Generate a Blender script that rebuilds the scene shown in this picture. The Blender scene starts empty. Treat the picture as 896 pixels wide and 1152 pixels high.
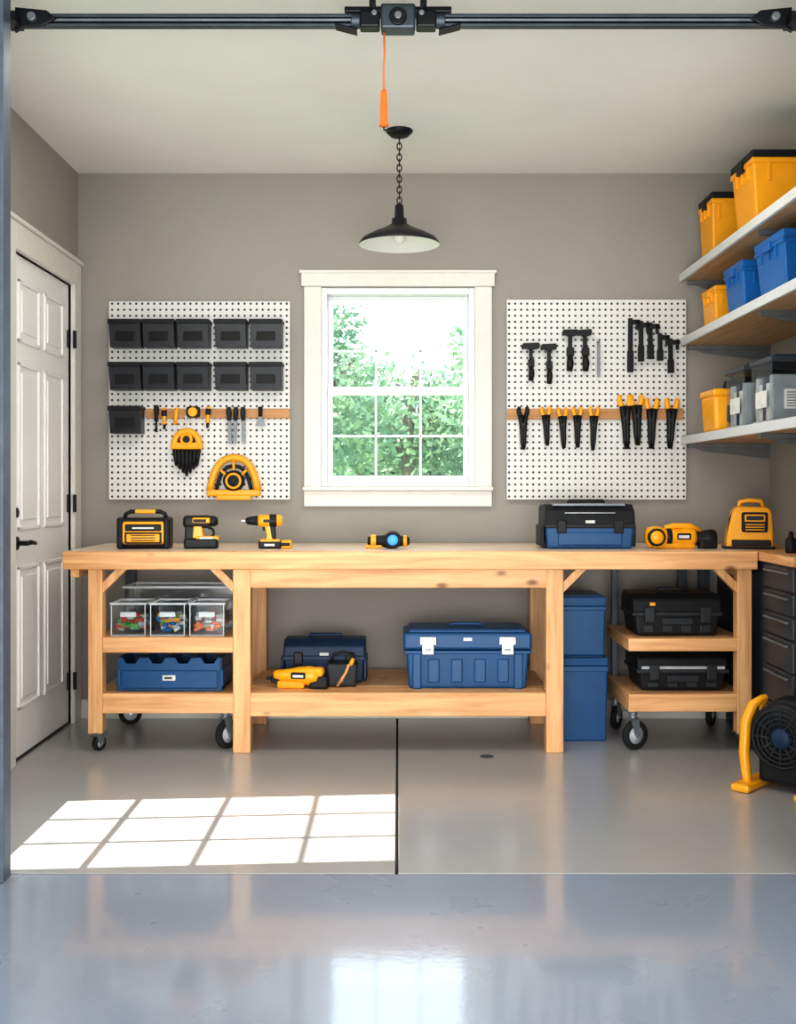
import bpy, bmesh, math, random
from mathutils import Vector, Matrix
random.seed(7)
scn = bpy.context.scene
COL = scn.collection

# ------------------------------------------------------------------ materials
def new_mat(name):
    m = bpy.data.materials.new(name); m.use_nodes = True
    nt = m.node_tree; b = nt.nodes["Principled BSDF"]
    return m, nt, b
def N(nt, t, **kw):
    n = nt.nodes.new(t)
    for k, v in kw.items(): setattr(n, k, v)
    return n
def ramp(nt, stops):
    r = N(nt, "ShaderNodeValToRGB"); e = r.color_ramp.elements
    while len(e) < len(stops): e.new(0.5)
    for i, (p, c) in enumerate(stops):
        e[i].position = p; e[i].color = (*c, 1)
    return r
def plain(name, col, rough=0.5, metal=0.0, var=0.12, scale=18, bump=0.0, bscale=200, coat=0.0, spec=.5):
    m, nt, b = new_mat(name)
    tc = N(nt, "ShaderNodeTexCoord")
    nz = N(nt, "ShaderNodeTexNoise"); nz.inputs["Scale"].default_value = scale; nz.inputs["Detail"].default_value = 4
    nt.links.new(tc.outputs["Object"], nz.inputs["Vector"])
    r = ramp(nt, [(0.3, tuple(c*(1-var) for c in col)), (0.7, tuple(min(1, c*(1+var)) for c in col))])
    nt.links.new(nz.outputs["Fac"], r.inputs["Fac"]); nt.links.new(r.outputs["Color"], b.inputs["Base Color"])
    b.inputs["Roughness"].default_value = rough; b.inputs["Metallic"].default_value = metal
    b.inputs["Coat Weight"].default_value = coat; b.inputs["Specular IOR Level"].default_value = spec
    if bump:
        n2 = N(nt, "ShaderNodeTexNoise"); n2.inputs["Scale"].default_value = bscale
        nt.links.new(tc.outputs["Object"], n2.inputs["Vector"])
        bp = N(nt, "ShaderNodeBump"); bp.inputs["Strength"].default_value = bump; bp.inputs["Distance"].default_value = 0.002
        nt.links.new(n2.outputs["Fac"], bp.inputs["Height"]); nt.links.new(bp.outputs["Normal"], b.inputs["Normal"])
    return m
def wood(name, axis, c0=(.62,.30,.115), c1=(.90,.53,.25), rough=.45, knots=True):
    m, nt, b = new_mat(name)
    tc = N(nt, "ShaderNodeTexCoord"); mp = N(nt, "ShaderNodeMapping")
    sc = [22, 22, 22]; sc[axis] = 1.4
    mp.inputs["Scale"].default_value = sc
    nt.links.new(tc.outputs["Object"], mp.inputs["Vector"])
    nz = N(nt, "ShaderNodeTexNoise"); nz.inputs["Scale"].default_value = 1.6; nz.inputs["Detail"].default_value = 6; nz.inputs["Distortion"].default_value = .6
    nt.links.new(mp.outputs["Vector"], nz.inputs["Vector"])
    r = ramp(nt, [(0.3, c0), (0.5, tuple((a+d)/2 for a, d in zip(c0, c1))), (0.7, c1)])
    nt.links.new(nz.outputs["Fac"], r.inputs["Fac"])
    out = r.outputs["Color"]
    if knots:
        mp2 = N(nt, "ShaderNodeMapping"); s2 = [9, 9, 9]; s2[axis] = 4.5
        mp2.inputs["Scale"].default_value = s2; nt.links.new(tc.outputs["Object"], mp2.inputs["Vector"])
        v = N(nt, "ShaderNodeTexVoronoi"); v.inputs["Scale"].default_value = .9
        nt.links.new(mp2.outputs["Vector"], v.inputs["Vector"])
        r2 = ramp(nt, [(0.05, (1,1,1)), (0.15, (0,0,0))])
        nt.links.new(v.outputs["Distance"], r2.inputs["Fac"])
        mx = N(nt, "ShaderNodeMix", data_type='RGBA')
        mx.inputs[7].default_value = (.26,.10,.03,1)
        nt.links.new(r2.outputs["Color"], mx.inputs[0]); nt.links.new(out, mx.inputs[6])
        out = mx.outputs[2]
    nt.links.new(out, b.inputs["Base Color"]); b.inputs["Roughness"].default_value = rough
    bp = N(nt, "ShaderNodeBump"); bp.inputs["Strength"].default_value = .15; bp.inputs["Distance"].default_value = .002
    nt.links.new(nz.outputs["Fac"], bp.inputs["Height"]); nt.links.new(bp.outputs["Normal"], b.inputs["Normal"])
    return m
def peg_mat():
    m, nt, b = new_mat("pegboard_white")
    tc = N(nt, "ShaderNodeTexCoord"); sp = N(nt, "ShaderNodeSeparateXYZ")
    nt.links.new(tc.outputs["Object"], sp.inputs[0])
    def cell(o):
        a = N(nt, "ShaderNodeMath", operation='DIVIDE'); a.inputs[1].default_value = .0315
        nt.links.new(o, a.inputs[0])
        f = N(nt, "ShaderNodeMath", operation='FRACT'); nt.links.new(a.outputs[0], f.inputs[0])
        s = N(nt, "ShaderNodeMath", operation='SUBTRACT'); s.inputs[1].default_value = .5
        nt.links.new(f.outputs[0], s.inputs[0])
        p = N(nt, "ShaderNodeMath", operation='POWER'); p.inputs[1].default_value = 2
        ab = N(nt, "ShaderNodeMath", operation='ABSOLUTE'); nt.links.new(s.outputs[0], ab.inputs[0])
        nt.links.new(ab.outputs[0], p.inputs[0]); return p.outputs[0]
    ad = N(nt, "ShaderNodeMath", operation='ADD')
    nt.links.new(cell(sp.outputs[0]), ad.inputs[0]); nt.links.new(cell(sp.outputs[2]), ad.inputs[1])
    lt = N(nt, "ShaderNodeMath", operation='LESS_THAN'); lt.inputs[1].default_value = .20**2
    nt.links.new(ad.outputs[0], lt.inputs[0])
    mx = N(nt, "ShaderNodeMix", data_type='RGBA')
    mx.inputs[6].default_value = (.76,.75,.72,1); mx.inputs[7].default_value = (.035,.035,.04,1)
    nt.links.new(lt.outputs[0], mx.inputs[0]); nt.links.new(mx.outputs[2], b.inputs["Base Color"])
    b.inputs["Roughness"].default_value = .45
    return m
def floor_mat(name, c0, c1, r0, r1, cr=.1, cw=.8, ior=1.55):
    m, nt, b = new_mat(name)
    tc = N(nt, "ShaderNodeTexCoord")
    nz = N(nt, "ShaderNodeTexNoise"); nz.inputs["Scale"].default_value = 1.3; nz.inputs["Detail"].default_value = 8; nz.inputs["Roughness"].default_value = .65
    nt.links.new(tc.outputs["Object"], nz.inputs["Vector"])
    r = ramp(nt, [(0.3, c0), (0.7, c1)]); nt.links.new(nz.outputs["Fac"], r.inputs["Fac"])
    nt.links.new(r.outputs["Color"], b.inputs["Base Color"])
    n2 = N(nt, "ShaderNodeTexNoise"); n2.inputs["Scale"].default_value = 4; n2.inputs["Detail"].default_value = 3
    nt.links.new(tc.outputs["Object"], n2.inputs["Vector"])
    mr = N(nt, "ShaderNodeMapRange"); mr.inputs["From Min"].default_value = .3; mr.inputs["From Max"].default_value = .7
    mr.inputs["To Min"].default_value = r0; mr.inputs["To Max"].default_value = r1
    nt.links.new(n2.outputs["Fac"], mr.inputs["Value"]); nt.links.new(mr.outputs[0], b.inputs["Roughness"])
    n3 = N(nt, "ShaderNodeTexNoise"); n3.inputs["Scale"].default_value = 55; n3.inputs["Detail"].default_value = 2
    nt.links.new(tc.outputs["Object"], n3.inputs["Vector"])
    bp = N(nt, "ShaderNodeBump"); bp.inputs["Strength"].default_value = .06; bp.inputs["Distance"].default_value = .003
    nt.links.new(n3.outputs["Fac"], bp.inputs["Height"]); nt.links.new(bp.outputs["Normal"], b.inputs["Normal"]); nt.links.new(bp.outputs["Normal"], b.inputs["Coat Normal"])
    b.inputs["Coat Weight"].default_value = cw; b.inputs["Coat Roughness"].default_value = cr; b.inputs["Coat IOR"].default_value = ior
    return m
def thin_glass(name, tint=(.97,.98,.98), gl=.012, rough=.02):
    m, nt, b = new_mat(name); nt.nodes.remove(b)
    o = nt.nodes["Material Output"]
    t = N(nt, "ShaderNodeBsdfTransparent"); t.inputs[0].default_value = (*tint, 1)
    g = N(nt, "ShaderNodeBsdfGlossy"); g.inputs["Roughness"].default_value = rough
    mx = N(nt, "ShaderNodeMixShader"); mx.inputs[0].default_value = gl
    nt.links.new(t.outputs[0], mx.inputs[1]); nt.links.new(g.outputs[0], mx.inputs[2]); nt.links.new(mx.outputs[0], o.inputs[0])
    return m
def emis(name, col, st):
    m, nt, b = new_mat(name)
    b.inputs["Base Color"].default_value = (*col, 1)
    b.inputs["Emission Color"].default_value = (*col, 1); b.inputs["Emission Strength"].default_value = st
    return m

M_wall = plain("wall_paint_grey", (.345,.32,.288), .7, var=.02, scale=3, bump=.12, bscale=260)
M_ceil = plain("ceiling_paint", (.88,.86,.82), .85, var=.015, scale=3, bump=.35, bscale=120)
M_trim = plain("trim_paint_cream", (.73,.71,.66), .4, var=.02)
M_sash = plain("vinyl_white", (.82,.83,.84), .3, var=.01)
M_door = plain("door_paint_white", (.88,.87,.86), .38, var=.01)
M_blackm = plain("black_metal", (.014,.014,.016), .4, metal=.3, spec=.3)
M_track = plain("garage_track_grey", (.07,.085,.105), .45, metal=.5)
M_jamb = plain("jamb_slate", (.10,.125,.165), .5, metal=.2)
M_floorA = floor_mat("concrete_floor", (.39,.385,.375), (.44,.435,.425), .30, .38, .18, .6)
M_floorB = floor_mat("concrete_apron_sealed", (.29,.345,.43), (.32,.375,.46), .26, .32, .08, 1.0, 1.60)
M_gap = plain("joint_dark", (.06,.065,.07), .9)
M_wx = wood("pine_x", 0); M_wy = wood("pine_y", 1); M_wz = wood("pine_z", 2)
M_top = wood("pine_top_glare", 0, (.76,.57,.40), (.92,.77,.60), .30, False)  # paler than the other pine: window glare put into the bench top colour
M_plyY = wood("ply_underside", 1, (.46,.27,.13), (.62,.40,.22), .55, False)
M_strip = wood("oak_strip", 0, (.42,.20,.07), (.60,.31,.12), .5, False)
M_peg = peg_mat()
M_black = plain("black_plastic", (.009,.0095,.011), .45, spec=.3)
M_dark = plain("charcoal_plastic", (.022,.025,.030), .5, spec=.35)
M_bin = plain("bin_charcoal", (.020,.022,.028), .38, spec=.4)
M_rub = plain("rubber", (.015,.015,.015), .8, spec=.3)
M_yel = plain("tool_yellow", (.95,.42,.006), .38, var=.05, coat=.15)
M_yel2 = plain("tote_yellow", (.93,.40,.006), .42, var=.04)
M_blue = plain("tote_blue", (.006,.075,.21), .4, var=.06, spec=.4)
M_blue2 = plain("tote_bright_blue", (.006,.13,.42), .4, var=.05, spec=.4)
M_navy = plain("case_navy", (.008,.032,.075), .45, spec=.35)
M_steel = plain("steel", (.66,.67,.69), .28, metal=1, var=.05)
M_grey = plain("grey_metal", (.22,.24,.26), .45, metal=.5)
M_slate = plain("cabinet_slate", (.050,.060,.075), .4, metal=.3)
M_white = plain("shelf_edge_white", (.68,.69,.70), .4, var=.02)
M_label = plain("label_white", (.72,.72,.69), .5)
M_grlab = plain("label_grey", (.45,.47,.48), .5)
M_red = plain("red_plastic", (.65,.05,.03), .45)
M_green = plain("green_plastic", (.12,.42,.10), .5)
M_orange = plain("orange_cord", (.85,.20,.02), .5)
M_lens = emis("blue_lens", (.08,.38,.85), .3)
M_bulb = plain("bulb_frosted", (.80,.78,.72), .3)
M_enam = plain("enamel_white", (.80,.80,.78), .35, var=.01)
M_glass = thin_glass("window_glass")
M_clear = thin_glass("clear_plastic", (.94,.955,.965), .07, .12)
M_clearb = plain("clear_plastic_frost", (.55,.59,.61), .25)
M_hub = plain("caster_hub", (.5,.52,.55), .4)

# ------------------------------------------------------------------ builder
class B:
    def __init__(s, name): s.name = name; s.bm = bmesh.new(); s.mats = []; s.M = Matrix.Identity(4)
    def _add(s, t, mat, smooth=False):
        if mat not in s.mats: s.mats.append(mat)
        i = s.mats.index(mat)
        bmesh.ops.recalc_face_normals(t, faces=t.faces[:])
        for f in t.faces: f.material_index = i; f.smooth = smooth
        t.transform(s.M)
        me = bpy.data.meshes.new("t"); t.to_mesh(me); t.free(); s.bm.from_mesh(me); bpy.data.meshes.remove(me)
    def box(s, mat, x0, x1, y0, y1, z0, z1, bev=.003, tap=None, seg=2, R=None):
        t = bmesh.new(); bmesh.ops.create_cube(t, size=1)
        c = Vector(((x0+x1)/2, (y0+y1)/2, (z0+z1)/2))
        for v in t.verts:
            k = (tap if (tap and v.co.z < 0) else 1)
            v.co = Vector((v.co.x*(x1-x0)*k, v.co.y*(y1-y0)*k, v.co.z*(z1-z0)))
        bev = min(bev, .45*min(abs(x1-x0), abs(y1-y0), abs(z1-z0)))
        if bev > 0: bmesh.ops.bevel(t, geom=t.edges[:], offset=bev, segments=seg, profile=.5, affect='EDGES')
        if R is not None: t.transform(R.to_4x4())
        t.transform(Matrix.Translation(c)); s._add(t, mat)
    def prism(s, mat, pts, plane, a0, a1, bev=.002):
        t = bmesh.new()
        def mk(p, a):
            return {'xz': (p[0], a, p[1]), 'yz': (a, p[0], p[1]), 'xy': (p[0], p[1], a)}[plane]
        v0 = [t.verts.new(mk(p, a0)) for p in pts]; v1 = [t.verts.new(mk(p, a1)) for p in pts]
        t.faces.new(v0); t.faces.new(v1[::-1]); n = len(pts)
        for i in range(n): t.faces.new((v0[i], v0[(i+1) % n], v1[(i+1) % n], v1[i]))
        bmesh.ops.recalc_face_normals(t, faces=t.faces[:])
        if bev > 0: bmesh.ops.bevel(t, geom=t.edges[:], offset=bev, segments=2, profile=.5, affect='EDGES')
        s._add(t, mat)
    def cyl(s, mat, p0, p1, r0, r1=None, seg=28):
        r1 = r0 if r1 is None else r1
        p0 = Vector(p0); p1 = Vector(p1); d = p1-p0; L = d.length
        t = bmesh.new(); bmesh.ops.create_cone(t, cap_ends=True, segments=seg, radius1=r0, radius2=r1, depth=L)
        caps = [f for f in t.faces if len(f.verts) > 4]
        be = list({e for f in caps for e in f.edges})
        o = min(.003, .25*min(r0, r1), .3*L)
        if o > .0004: bmesh.ops.bevel(t, geom=be, offset=o, segments=2, profile=.5, affect='EDGES')
        t.transform(Matrix.Translation((p0+p1)/2) @ d.to_track_quat('Z', 'Y').to_matrix().to_4x4())
        s._add(t, mat)
    def lathe(s, mat, prof, c, axis=(0,0,1), seg=40):
        t = bmesh.new(); rings = []
        for r, z in prof:
            if r < 1e-5: rings.append([t.verts.new((0,0,z))])
            else: rings.append([t.verts.new((r*math.cos(2*math.pi*k/seg), r*math.sin(2*math.pi*k/seg), z)) for k in range(seg)])
        for a, b in zip(rings, rings[1:]):
            for k in range(seg):
                q = [a[k % len(a)], a[(k+1) % len(a)], b[(k+1) % len(b)], b[k % len(b)]]
                u = []
                for v in q:
                    if v not in u: u.append(v)
                if len(u) > 2: t.faces.new(u)
        t.transform(Matrix.Translation(Vector(c)) @ Vector(axis).to_track_quat('Z', 'Y').to_matrix().to_4x4())
        s._add(t, mat, True)
    def tube(s, mat, pts, r, seg=10, closed=False):
        t = bmesh.new(); P = [Vector(p) for p in pts]; n = len(P); rings = []
        up = None
        for i in range(n):
            if closed: d = (P[(i+1) % n]-P[i-1]).normalized()
            else: d = (P[min(i+1, n-1)]-P[max(i-1, 0)]).normalized()
            if up is None: up = Vector((0,0,1)) if abs(d.z) < .9 else Vector((1,0,0))
            a = (up - d*up.dot(d)).normalized(); up = a; b = d.cross(a)
            rr = r[i] if isinstance(r, (list, tuple)) else r
            rings.append([t.verts.new(P[i]+(a*math.cos(2*math.pi*k/seg)+b*math.sin(2*math.pi*k/seg))*rr) for k in range(seg)])
        m = n if closed else n-1
        for i in range(m):
            a, b = rings[i], rings[(i+1) % n]
            for k in range(seg): t.faces.new((a[k], a[(k+1) % seg], b[(k+1) % seg], b[k]))
        if not closed: t.faces.new(rings[0]); t.faces.new(rings[-1])
        s._add(t, mat, True)
    def ring(s, mat, c, R, r, ax='y', n=32, a0=0, a1=360, sx=1, sz=1):
        cl = (a1-a0) >= 360; pts = []
        for i in range(n if cl else n+1):
            a = math.radians(a0+(a1-a0)*i/n); u = R*math.cos(a)*sx; v = R*math.sin(a)*sz
            pts.append({'y': (c[0]+u, c[1], c[2]+v), 'x': (c[0], c[1]+u, c[2]+v), 'z': (c[0]+u, c[1]+v, c[2])}[ax])
        s.tube(mat, pts, r, closed=cl)
    def ball(s, mat, c, rx, ry=None, rz=None, seg=24):
        ry = ry or rx; rz = rz or rx
        t = bmesh.new(); bmesh.ops.create_uvsphere(t, u_segments=seg, v_segments=seg//2, radius=1)
        t.transform(Matrix.Translation(Vector(c)) @ Matrix.Diagonal((rx, ry, rz, 1))); s._add(t, mat, True)
    def done(s, at=None):
        xs = [v.co for v in s.bm.verts]
        lo = [min(v[i] for v in xs) for i in range(3)]; hi = [max(v[i] for v in xs) for i in range(3)]
        o = Vector(((lo[0]+hi[0])/2, (lo[1]+hi[1])/2, lo[2])) if at is None else Vector(at)
        bmesh.ops.translate(s.bm, verts=s.bm.verts[:], vec=-o)
        me = bpy.data.meshes.new(s.name); s.bm.to_mesh(me); s.bm.free()
        for m in s.mats: me.materials.append(m)
        ob = bpy.data.objects.new(s.name, me); ob.location = o; COL.objects.link(ob); return ob
def rotz(cx, cy, deg, cz=0):
    return Matrix.Translation((cx, cy, cz)) @ Matrix.Rotation(math.radians(deg), 4, 'Z')
def roty(c, deg):
    return Matrix.Translation(c) @ Matrix.Rotation(math.radians(deg), 4, 'Y')

# ------------------------------------------------------------------ room shell
XL, XR, YB, H = -1.68, 1.95, 5.89, 2.86
WX0, WX1, WZ0, WZ1 = -.401, .401, 1.215, 2.258
w = B("wall_back")
w.box(M_wall, XL-.12, WX0, YB, YB+.14, 0, H, 0); w.box(M_wall, WX1, XR+.12, YB, YB+.14, 0, H, 0)
w.box(M_wall, WX0, WX1, YB, YB+.14, 0, WZ0, 0); w.box(M_wall, WX0, WX1, YB, YB+.14, WZ1, H, 0)
w.done()
DY0, DY1, DZ = 4.87, 5.755, 2.25
SY0, SY1, SZ0, SZ1 = 3.50, 4.33, .47, 2.19
w = B("wall_left")
x0, x1 = XL-.12, XL
w.box(M_wall, x0, x1, -1.5, SY0, 0, H, 0); w.box(M_wall, x0, x1, SY1, DY0, 0, H, 0)
w.box(M_wall, x0+.06, x1, SY0, SY1, 0, SZ0, 0); w.box(M_wall, x0+.06, x1, SY0, SY1, SZ1, H, 0)
w.box(M_wall, x0, x1, DY0, DY1, DZ, H, 0); w.box(M_wall, x0, x1, DY1, YB, 0, H, 0)
w.done()
w = B("wall_right"); w.box(M_wall, XR, XR+.12, -1.5, YB, 0, H, 0); w.done()
w = B("ceiling"); w.box(M_ceil, XL-.12, XR+.12, -1.5, YB+.14, H, H+.12, 0); w.done()
w = B("floor")
g = .005
w.box(M_gap, XL-.12, XR+.12, -1.5, YB+.14, -.12, -.02, 0)
w.box(M_floorA, XL-.12, -.004-g, 3.52+g, YB+.14, -.02, 0, .002)
w.box(M_floorA, -.004+g, XR+.12, 3.52+g, YB+.14, -.02, 0, .002)
w.box(M_floorB, XL-.12, XR+.12, -1.5, 3.52-g, -.02, 0, .002)
w.done()
w = B("baseboard_back"); w.box(M_trim, XL, XR, YB-.014, YB, 0, .10, .003); w.done()
w = B("baseboard_left"); w.box(M_trim, XL, XL+.014, 3.56, 4.75, 0, .10, .003); w.done()
w = B("baseboard_right"); w.box(M_trim, XR-.014, XR, 3.56, YB-.015, 0, .10, .003); w.done()

# ------------------------------------------------------------------ back window
w = B("window_1")
yf = YB-.025
w.box(M_trim, -.506, .506, yf-.012, YB, 2.262, 2.342, .003)
w.box(M_trim, -.515, .515, yf-.018, YB, 2.330, 2.346, .003)
w.box(M_trim, -.492, -.401, yf, YB, 1.208, 2.262, .003)
w.box(M_trim, .401, .492, yf, YB, 1.208, 2.262, .003)
w.box(M_trim, -.497, .497, yf-.03, YB+.02, 1.195, 1.215, .004)
w.box(M_trim, -.492, .492, yf, YB, 1.112, 1.195, .003)
for a in ((-.401, -.372, WZ0, WZ1), (.372, .401, WZ0, WZ1), (-.372, .372, 2.225, WZ1), (-.372, .372, WZ0, 1.238)):
    w.box(M_sash, a[0], a[1], YB-.01, YB+.13, a[2], a[3], .003)
def sash(y, z0, z1, zm):
    w.box(M_sash, -.372, -.345, y, y+.03, z0, z1, .003); w.box(M_sash, .345, .372, y, y+.03, z0, z1, .003)
    w.box(M_sash, -.345, .345, y, y+.03, z1-.045, z1, .003); w.box(M_sash, -.345, .345, y, y+.03, z0, z0+.035, .003)
    for xx in (-.117, .119): w.box(M_sash, xx-.006, xx+.006, y+.006, y+.024, z0+.03, z1-.035, .002)
    w.box(M_sash, -.345, .345, y+.006, y+.024, zm-.006, zm+.006, .002)
    w.box(M_glass, -.345, .345, y+.014, y+.016, z0+.03, z1-.035, 0)
sash(YB+.06, 1.70, 2.225, 1.935)
sash(YB+.025, 1.238, 1.742, 1.482)
w.box(M_sash, -.03, .03, YB+.012, YB+.03, 1.730, 1.750, .003)
w.box(M_grey, -.014, .014, YB+.008, YB+.02, 1.744, 1.756, .003)
w.done()
w = B("added_sun_window")
xa, xb = XL-.055, XL-.035
w.box(M_sash, xa, xb, SY0, SY0+.02, SZ0, SZ1, .002); w.box(M_sash, xa, xb, SY1-.03, SY1, SZ0, SZ1, .002)
w.box(M_sash, xa, xb, SY0, SY1, SZ0, SZ0+.03, .002); w.box(M_sash, xa, xb, SY0, SY1, SZ1-.03, SZ1, .002)
for k in (1, 2, 3):
    z = SZ0+(SZ1-SZ0)*k/4; w.box(M_sash, xa+.004, xb-.004, SY0, SY1, z-.011, z+.011, .002)
for k in (1, 2):
    y = SY0+(SY1-SY0)*k/3; w.box(M_sash, xa+.004, xb-.004, y-.010, y+.010, SZ0, SZ1, .002)
w.box(M_trim, XL, XL+.02, SY1, SY1+.09, SZ0-.09, SZ1+.09, .003)
w.box(M_trim, XL, XL+.02, SY0+.03, SY1, SZ1, SZ1+.09, .003); w.box(M_trim, XL, XL+.03, SY0+.03, SY1, SZ0-.09, SZ0, .003)
w.done()

# ------------------------------------------------------------------ door
w = B("door_1")
xd = XL-.010
w.box(M_door, xd-.035, xd, DY0+.003, DY1-.003, .012, DZ-.003, .002)
def panel(y0, y1, z0, z1):
    m = .018
    for a in ((y0, y1, z0, z0+m), (y0, y1, z1-m, z1), (y0, y0+m, z0, z1), (y1-m, y1, z0, z1)):
        w.box(M_door, xd-.004, xd+.009, a[0], a[1], a[2], a[3], .004)
    w.box(M_door, xd-.004, xd+.007, y0+.045, y1-.045, z0+.045, z1-.045, .005)
for (a, b) in ((4.98, 5.275), (5.35, 5.645)):
    panel(a, b, 1.86, 2.14); panel(a, b, 1.02, 1.77); panel(a, b, .22, .86)
for z in (.22, 1.13, 1.97):
    w.cyl(M_blackm, (XL+.022, DY1-.004, z-.045), (XL+.022, DY1-.004, z+.045), .009)
    w.box(M_blackm, xd, xd+.004, DY1-.035, DY1-.004, z-.045, z+.045, .001)
w.cyl(M_blackm, (xd, 4.95, .965), (xd+.012, 4.95, .965), .03)
w.cyl(M_blackm, (xd, 4.95, .965), (xd+.06, 4.95, .965), .011)
w.tube(M_blackm, [(xd+.055, 4.95, .965), (xd+.06, 4.98, .968), (xd+.058, 5.04, .962), (xd+.052, 5.07, .958)], [.010,.011,.009,.007])
w.cyl(M_blackm, (xd, 4.95, 1.10), (xd+.012, 4.95, 1.10), .022)
w.done()
w = B("trim_1")
w.box(M_trim, XL-.10, XL+.022, DY1, DY1+.115, 0, DZ+.12, .003)
w.box(M_trim, XL-.10, XL+.022, DY0-.115, DY0, 0, DZ+.12, .003)
w.box(M_trim, XL-.10, XL+.022, DY0, DY1, DZ, DZ+.12, .003)
w.box(M_trim, XL, XL+.034, DY0-.125, DY1+.122, DZ+.12, DZ+.14, .004)
w.box(M_blackm, XL-.12, XL-.005, DY0, DY1, 0, .012, .002)
w.done()

# ------------------------------------------------------------------ garage door frame + track
w = B("garage_door_frame")
w.box(M_jamb, XL, -1.235, 3.44, 3.49, 0, H, .004)
w.box(M_jamb, -1.262, -1.208, 3.43, 3.50, 0, H, .004)
w.box(M_jamb, 1.262, XR, 3.44, 3.49, 0, H, .004)
w.box(M_jamb, 1.262, 1.29, 3.43, 3.50, 0, H, .004)
w.box(M_track, -1.208, 1.262, 3.44, 3.50, 2.738, H, .004)
w.done()
w = B("garage_door_track")
yy = 3.585
for (a, b) in ((-1.215, -.09), (.10, 1.25)):
    w.box(M_track, a, b, yy-.012, yy+.012, 2.712, 2.722, .002)
    w.box(M_track, a, b, yy-.016, yy+.016, 2.682, 2.690, .002)
    w.box(M_blackm, a, b, yy+.004, yy+.012, 2.688, 2.714, 0)
    w.cyl(M_grey, (a, yy-.012, 2.701), (b, yy-.012, 2.701), .005)
w.box(M_blackm, -.17, .17, yy-.03, yy+.03, 2.720, 2.738, .004)
w.box(M_track, -.055, .055, yy-.04, yy+.03, 2.665, 2.745, .008)
w.cyl(M_blackm, (0, yy-.05, 2.70), (0, yy-.035, 2.70), .028)
w.cyl(M_grey, (0, yy-.058, 2.70), (0, yy-.048, 2.70), .012)
for sx in (-1, 1):
    w.box(M_blackm, sx*.09-.032, sx*.09+.032, yy-.034, yy+.02, 2.672, 2.725, .006)
    w.cyl(M_track, (sx*.12, yy-.005, 2.70), (sx*.15, yy-.005, 2.70), .024)
    w.cyl(M_grey, (sx*.075, yy-.04, 2.715), (sx*.075, yy-.03, 2.715), .009)
    w.prism(M_blackm, [(sx*.13, 2.672), (sx*.20, 2.690), (sx*.20, 2.680), (sx*.13, 2.662)], 'xz', yy-.02, yy+.02)
for sx, xe in ((-1, -1.215), (1, 1.25)):
    w.prism(M_blackm, [(xe, 2.735), (xe-sx*.10, 2.725), (xe-sx*.13, 2.700), (xe-sx*.09, 2.678), (xe-sx*.03, 2.672), (xe, 2.655)], 'xz', yy-.03, yy-.018)
    w.cyl(M_grey, (xe-sx*.055, yy-.045, 2.702), (xe-sx*.055, yy-.025, 2.702), .014)
    w.box(M_blackm, xe-.02, xe+.02, 3.50, yy, 2.67, 2.70, 0)
w.box(M_blackm, -.09, -.07, 3.50, yy, 2.725, 2.75, 0); w.box(M_blackm, .07, .09, 3.50, yy, 2.725, 2.75, 0)
w.done()
w = B("release_cord")
cx, cy = -.045, 3.585
w.tube(M_orange, [(cx, cy, 2.672), (cx+.002, cy, 2.60), (cx-.001, cy, 2.54), (cx, cy, 2.475)], .0032)
w.lathe(M_orange, [(0, 2.485), (.008, 2.483), (.012, 2.47), (.013, 2.39), (.0155, 2.372), (.0155, 2.366), (0, 2.364)], (cx, cy, 0))
w.tube(M_blackm, [(cx, cy, 2.368), (cx, cy, 2.355), (cx+.02, cy, 2.350), (cx+.04, cy, 2.352)], .003)
w.done()

# ------------------------------------------------------------------ pendant lamp
w = B("pendant_lamp")
px, py = .006, 5.18
w.lathe(M_blackm, [(0, H), (.062, H), (.062, H-.008), (.04, H-.028), (.012, H-.035), (0, H-.035)], (px, py, 0))
z = H-.035; k = 0
while z > 2.52:
    c = (px, py, z-.014)
    w.ring(M_blackm, c, .0105, .003, ax=('y' if k % 2 else 'x'), n=12, sz=1.7); z -= .025; k += 1
o = .022
w.lathe(M_blackm, [(0, 2.50+o), (.012, 2.498+o), (.020, 2.49+o), (.022, 2.435+o), (.034, 2.43+o), (.036, 2.405+o), (.07, 2.386+o), (.125, 2.362+o), (.170, 2.338+o), (.185, 2.318+o), (.186, 2.310+o)], (px, py, 0), seg=64)
w.lathe(M_enam, [(.186, 2.310+o), (.181, 2.312+o), (.168, 2.332+o), (.12, 2.356+o), (.06, 2.380+o), (0, 2.386+o)], (px, py, 0), seg=64)
w.lathe(M_grey, [(0, 2.40+o), (.022, 2.388+o), (.02, 2.355+o)], (px, py, 0))
w.ball(M_bulb, (px, py, 2.345+o), .030, .030, .034)
w.done()

# ------------------------------------------------------------------ workbench
w = B("workbench")
ZT = .92
for i in range(5):
    a = 5.13+i*.148; w.box(M_top, -1.525, 1.635, a, a+.1475, .88, ZT, .002)
w.box(M_wx, -1.527, 1.637, 5.10, 5.132, .838, ZT, .004)
w.box(M_wx, -.74, .74, 5.128, 5.165, .752, .84, .003)
w.box(M_wx, -1.50, 1.61, 5.80, 5.84, .79, .88, .003)
for x in (-.754, .676):
    w.box(M_wz, x, x+.08, 5.118, 5.20, 0, .838, .004)
    w.box(M_wz, x, x+.08, 5.74, 5.82, 0, .88, .004)
for x in (-1.418, 1.552):
    w.box(M_wz, x, x+.066, 5.125, 5.195, .085, .838, .004)
for x in (-1.40, 1.55):
    w.box(M_slate, x, x+.05, 5.76, 5.80, .085, .80, .003)
w.box(M_wy, -1.50, -1.46, 5.13, 5.84, .80, .88, .003); w.box(M_wy, 1.57, 1.61, 5.13, 5.84, .80, .88, .003)
for (xc, s) in ((-1.352, 1), (-.754, -1), (.756, 1), (1.552, -1)):
    w.prism(M_wz, [(xc, .838-.11), (xc, .838-.06), (xc+s*.06, .838), (xc+s*.11, .838)], 'xz', 5.135, 5.175)
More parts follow.
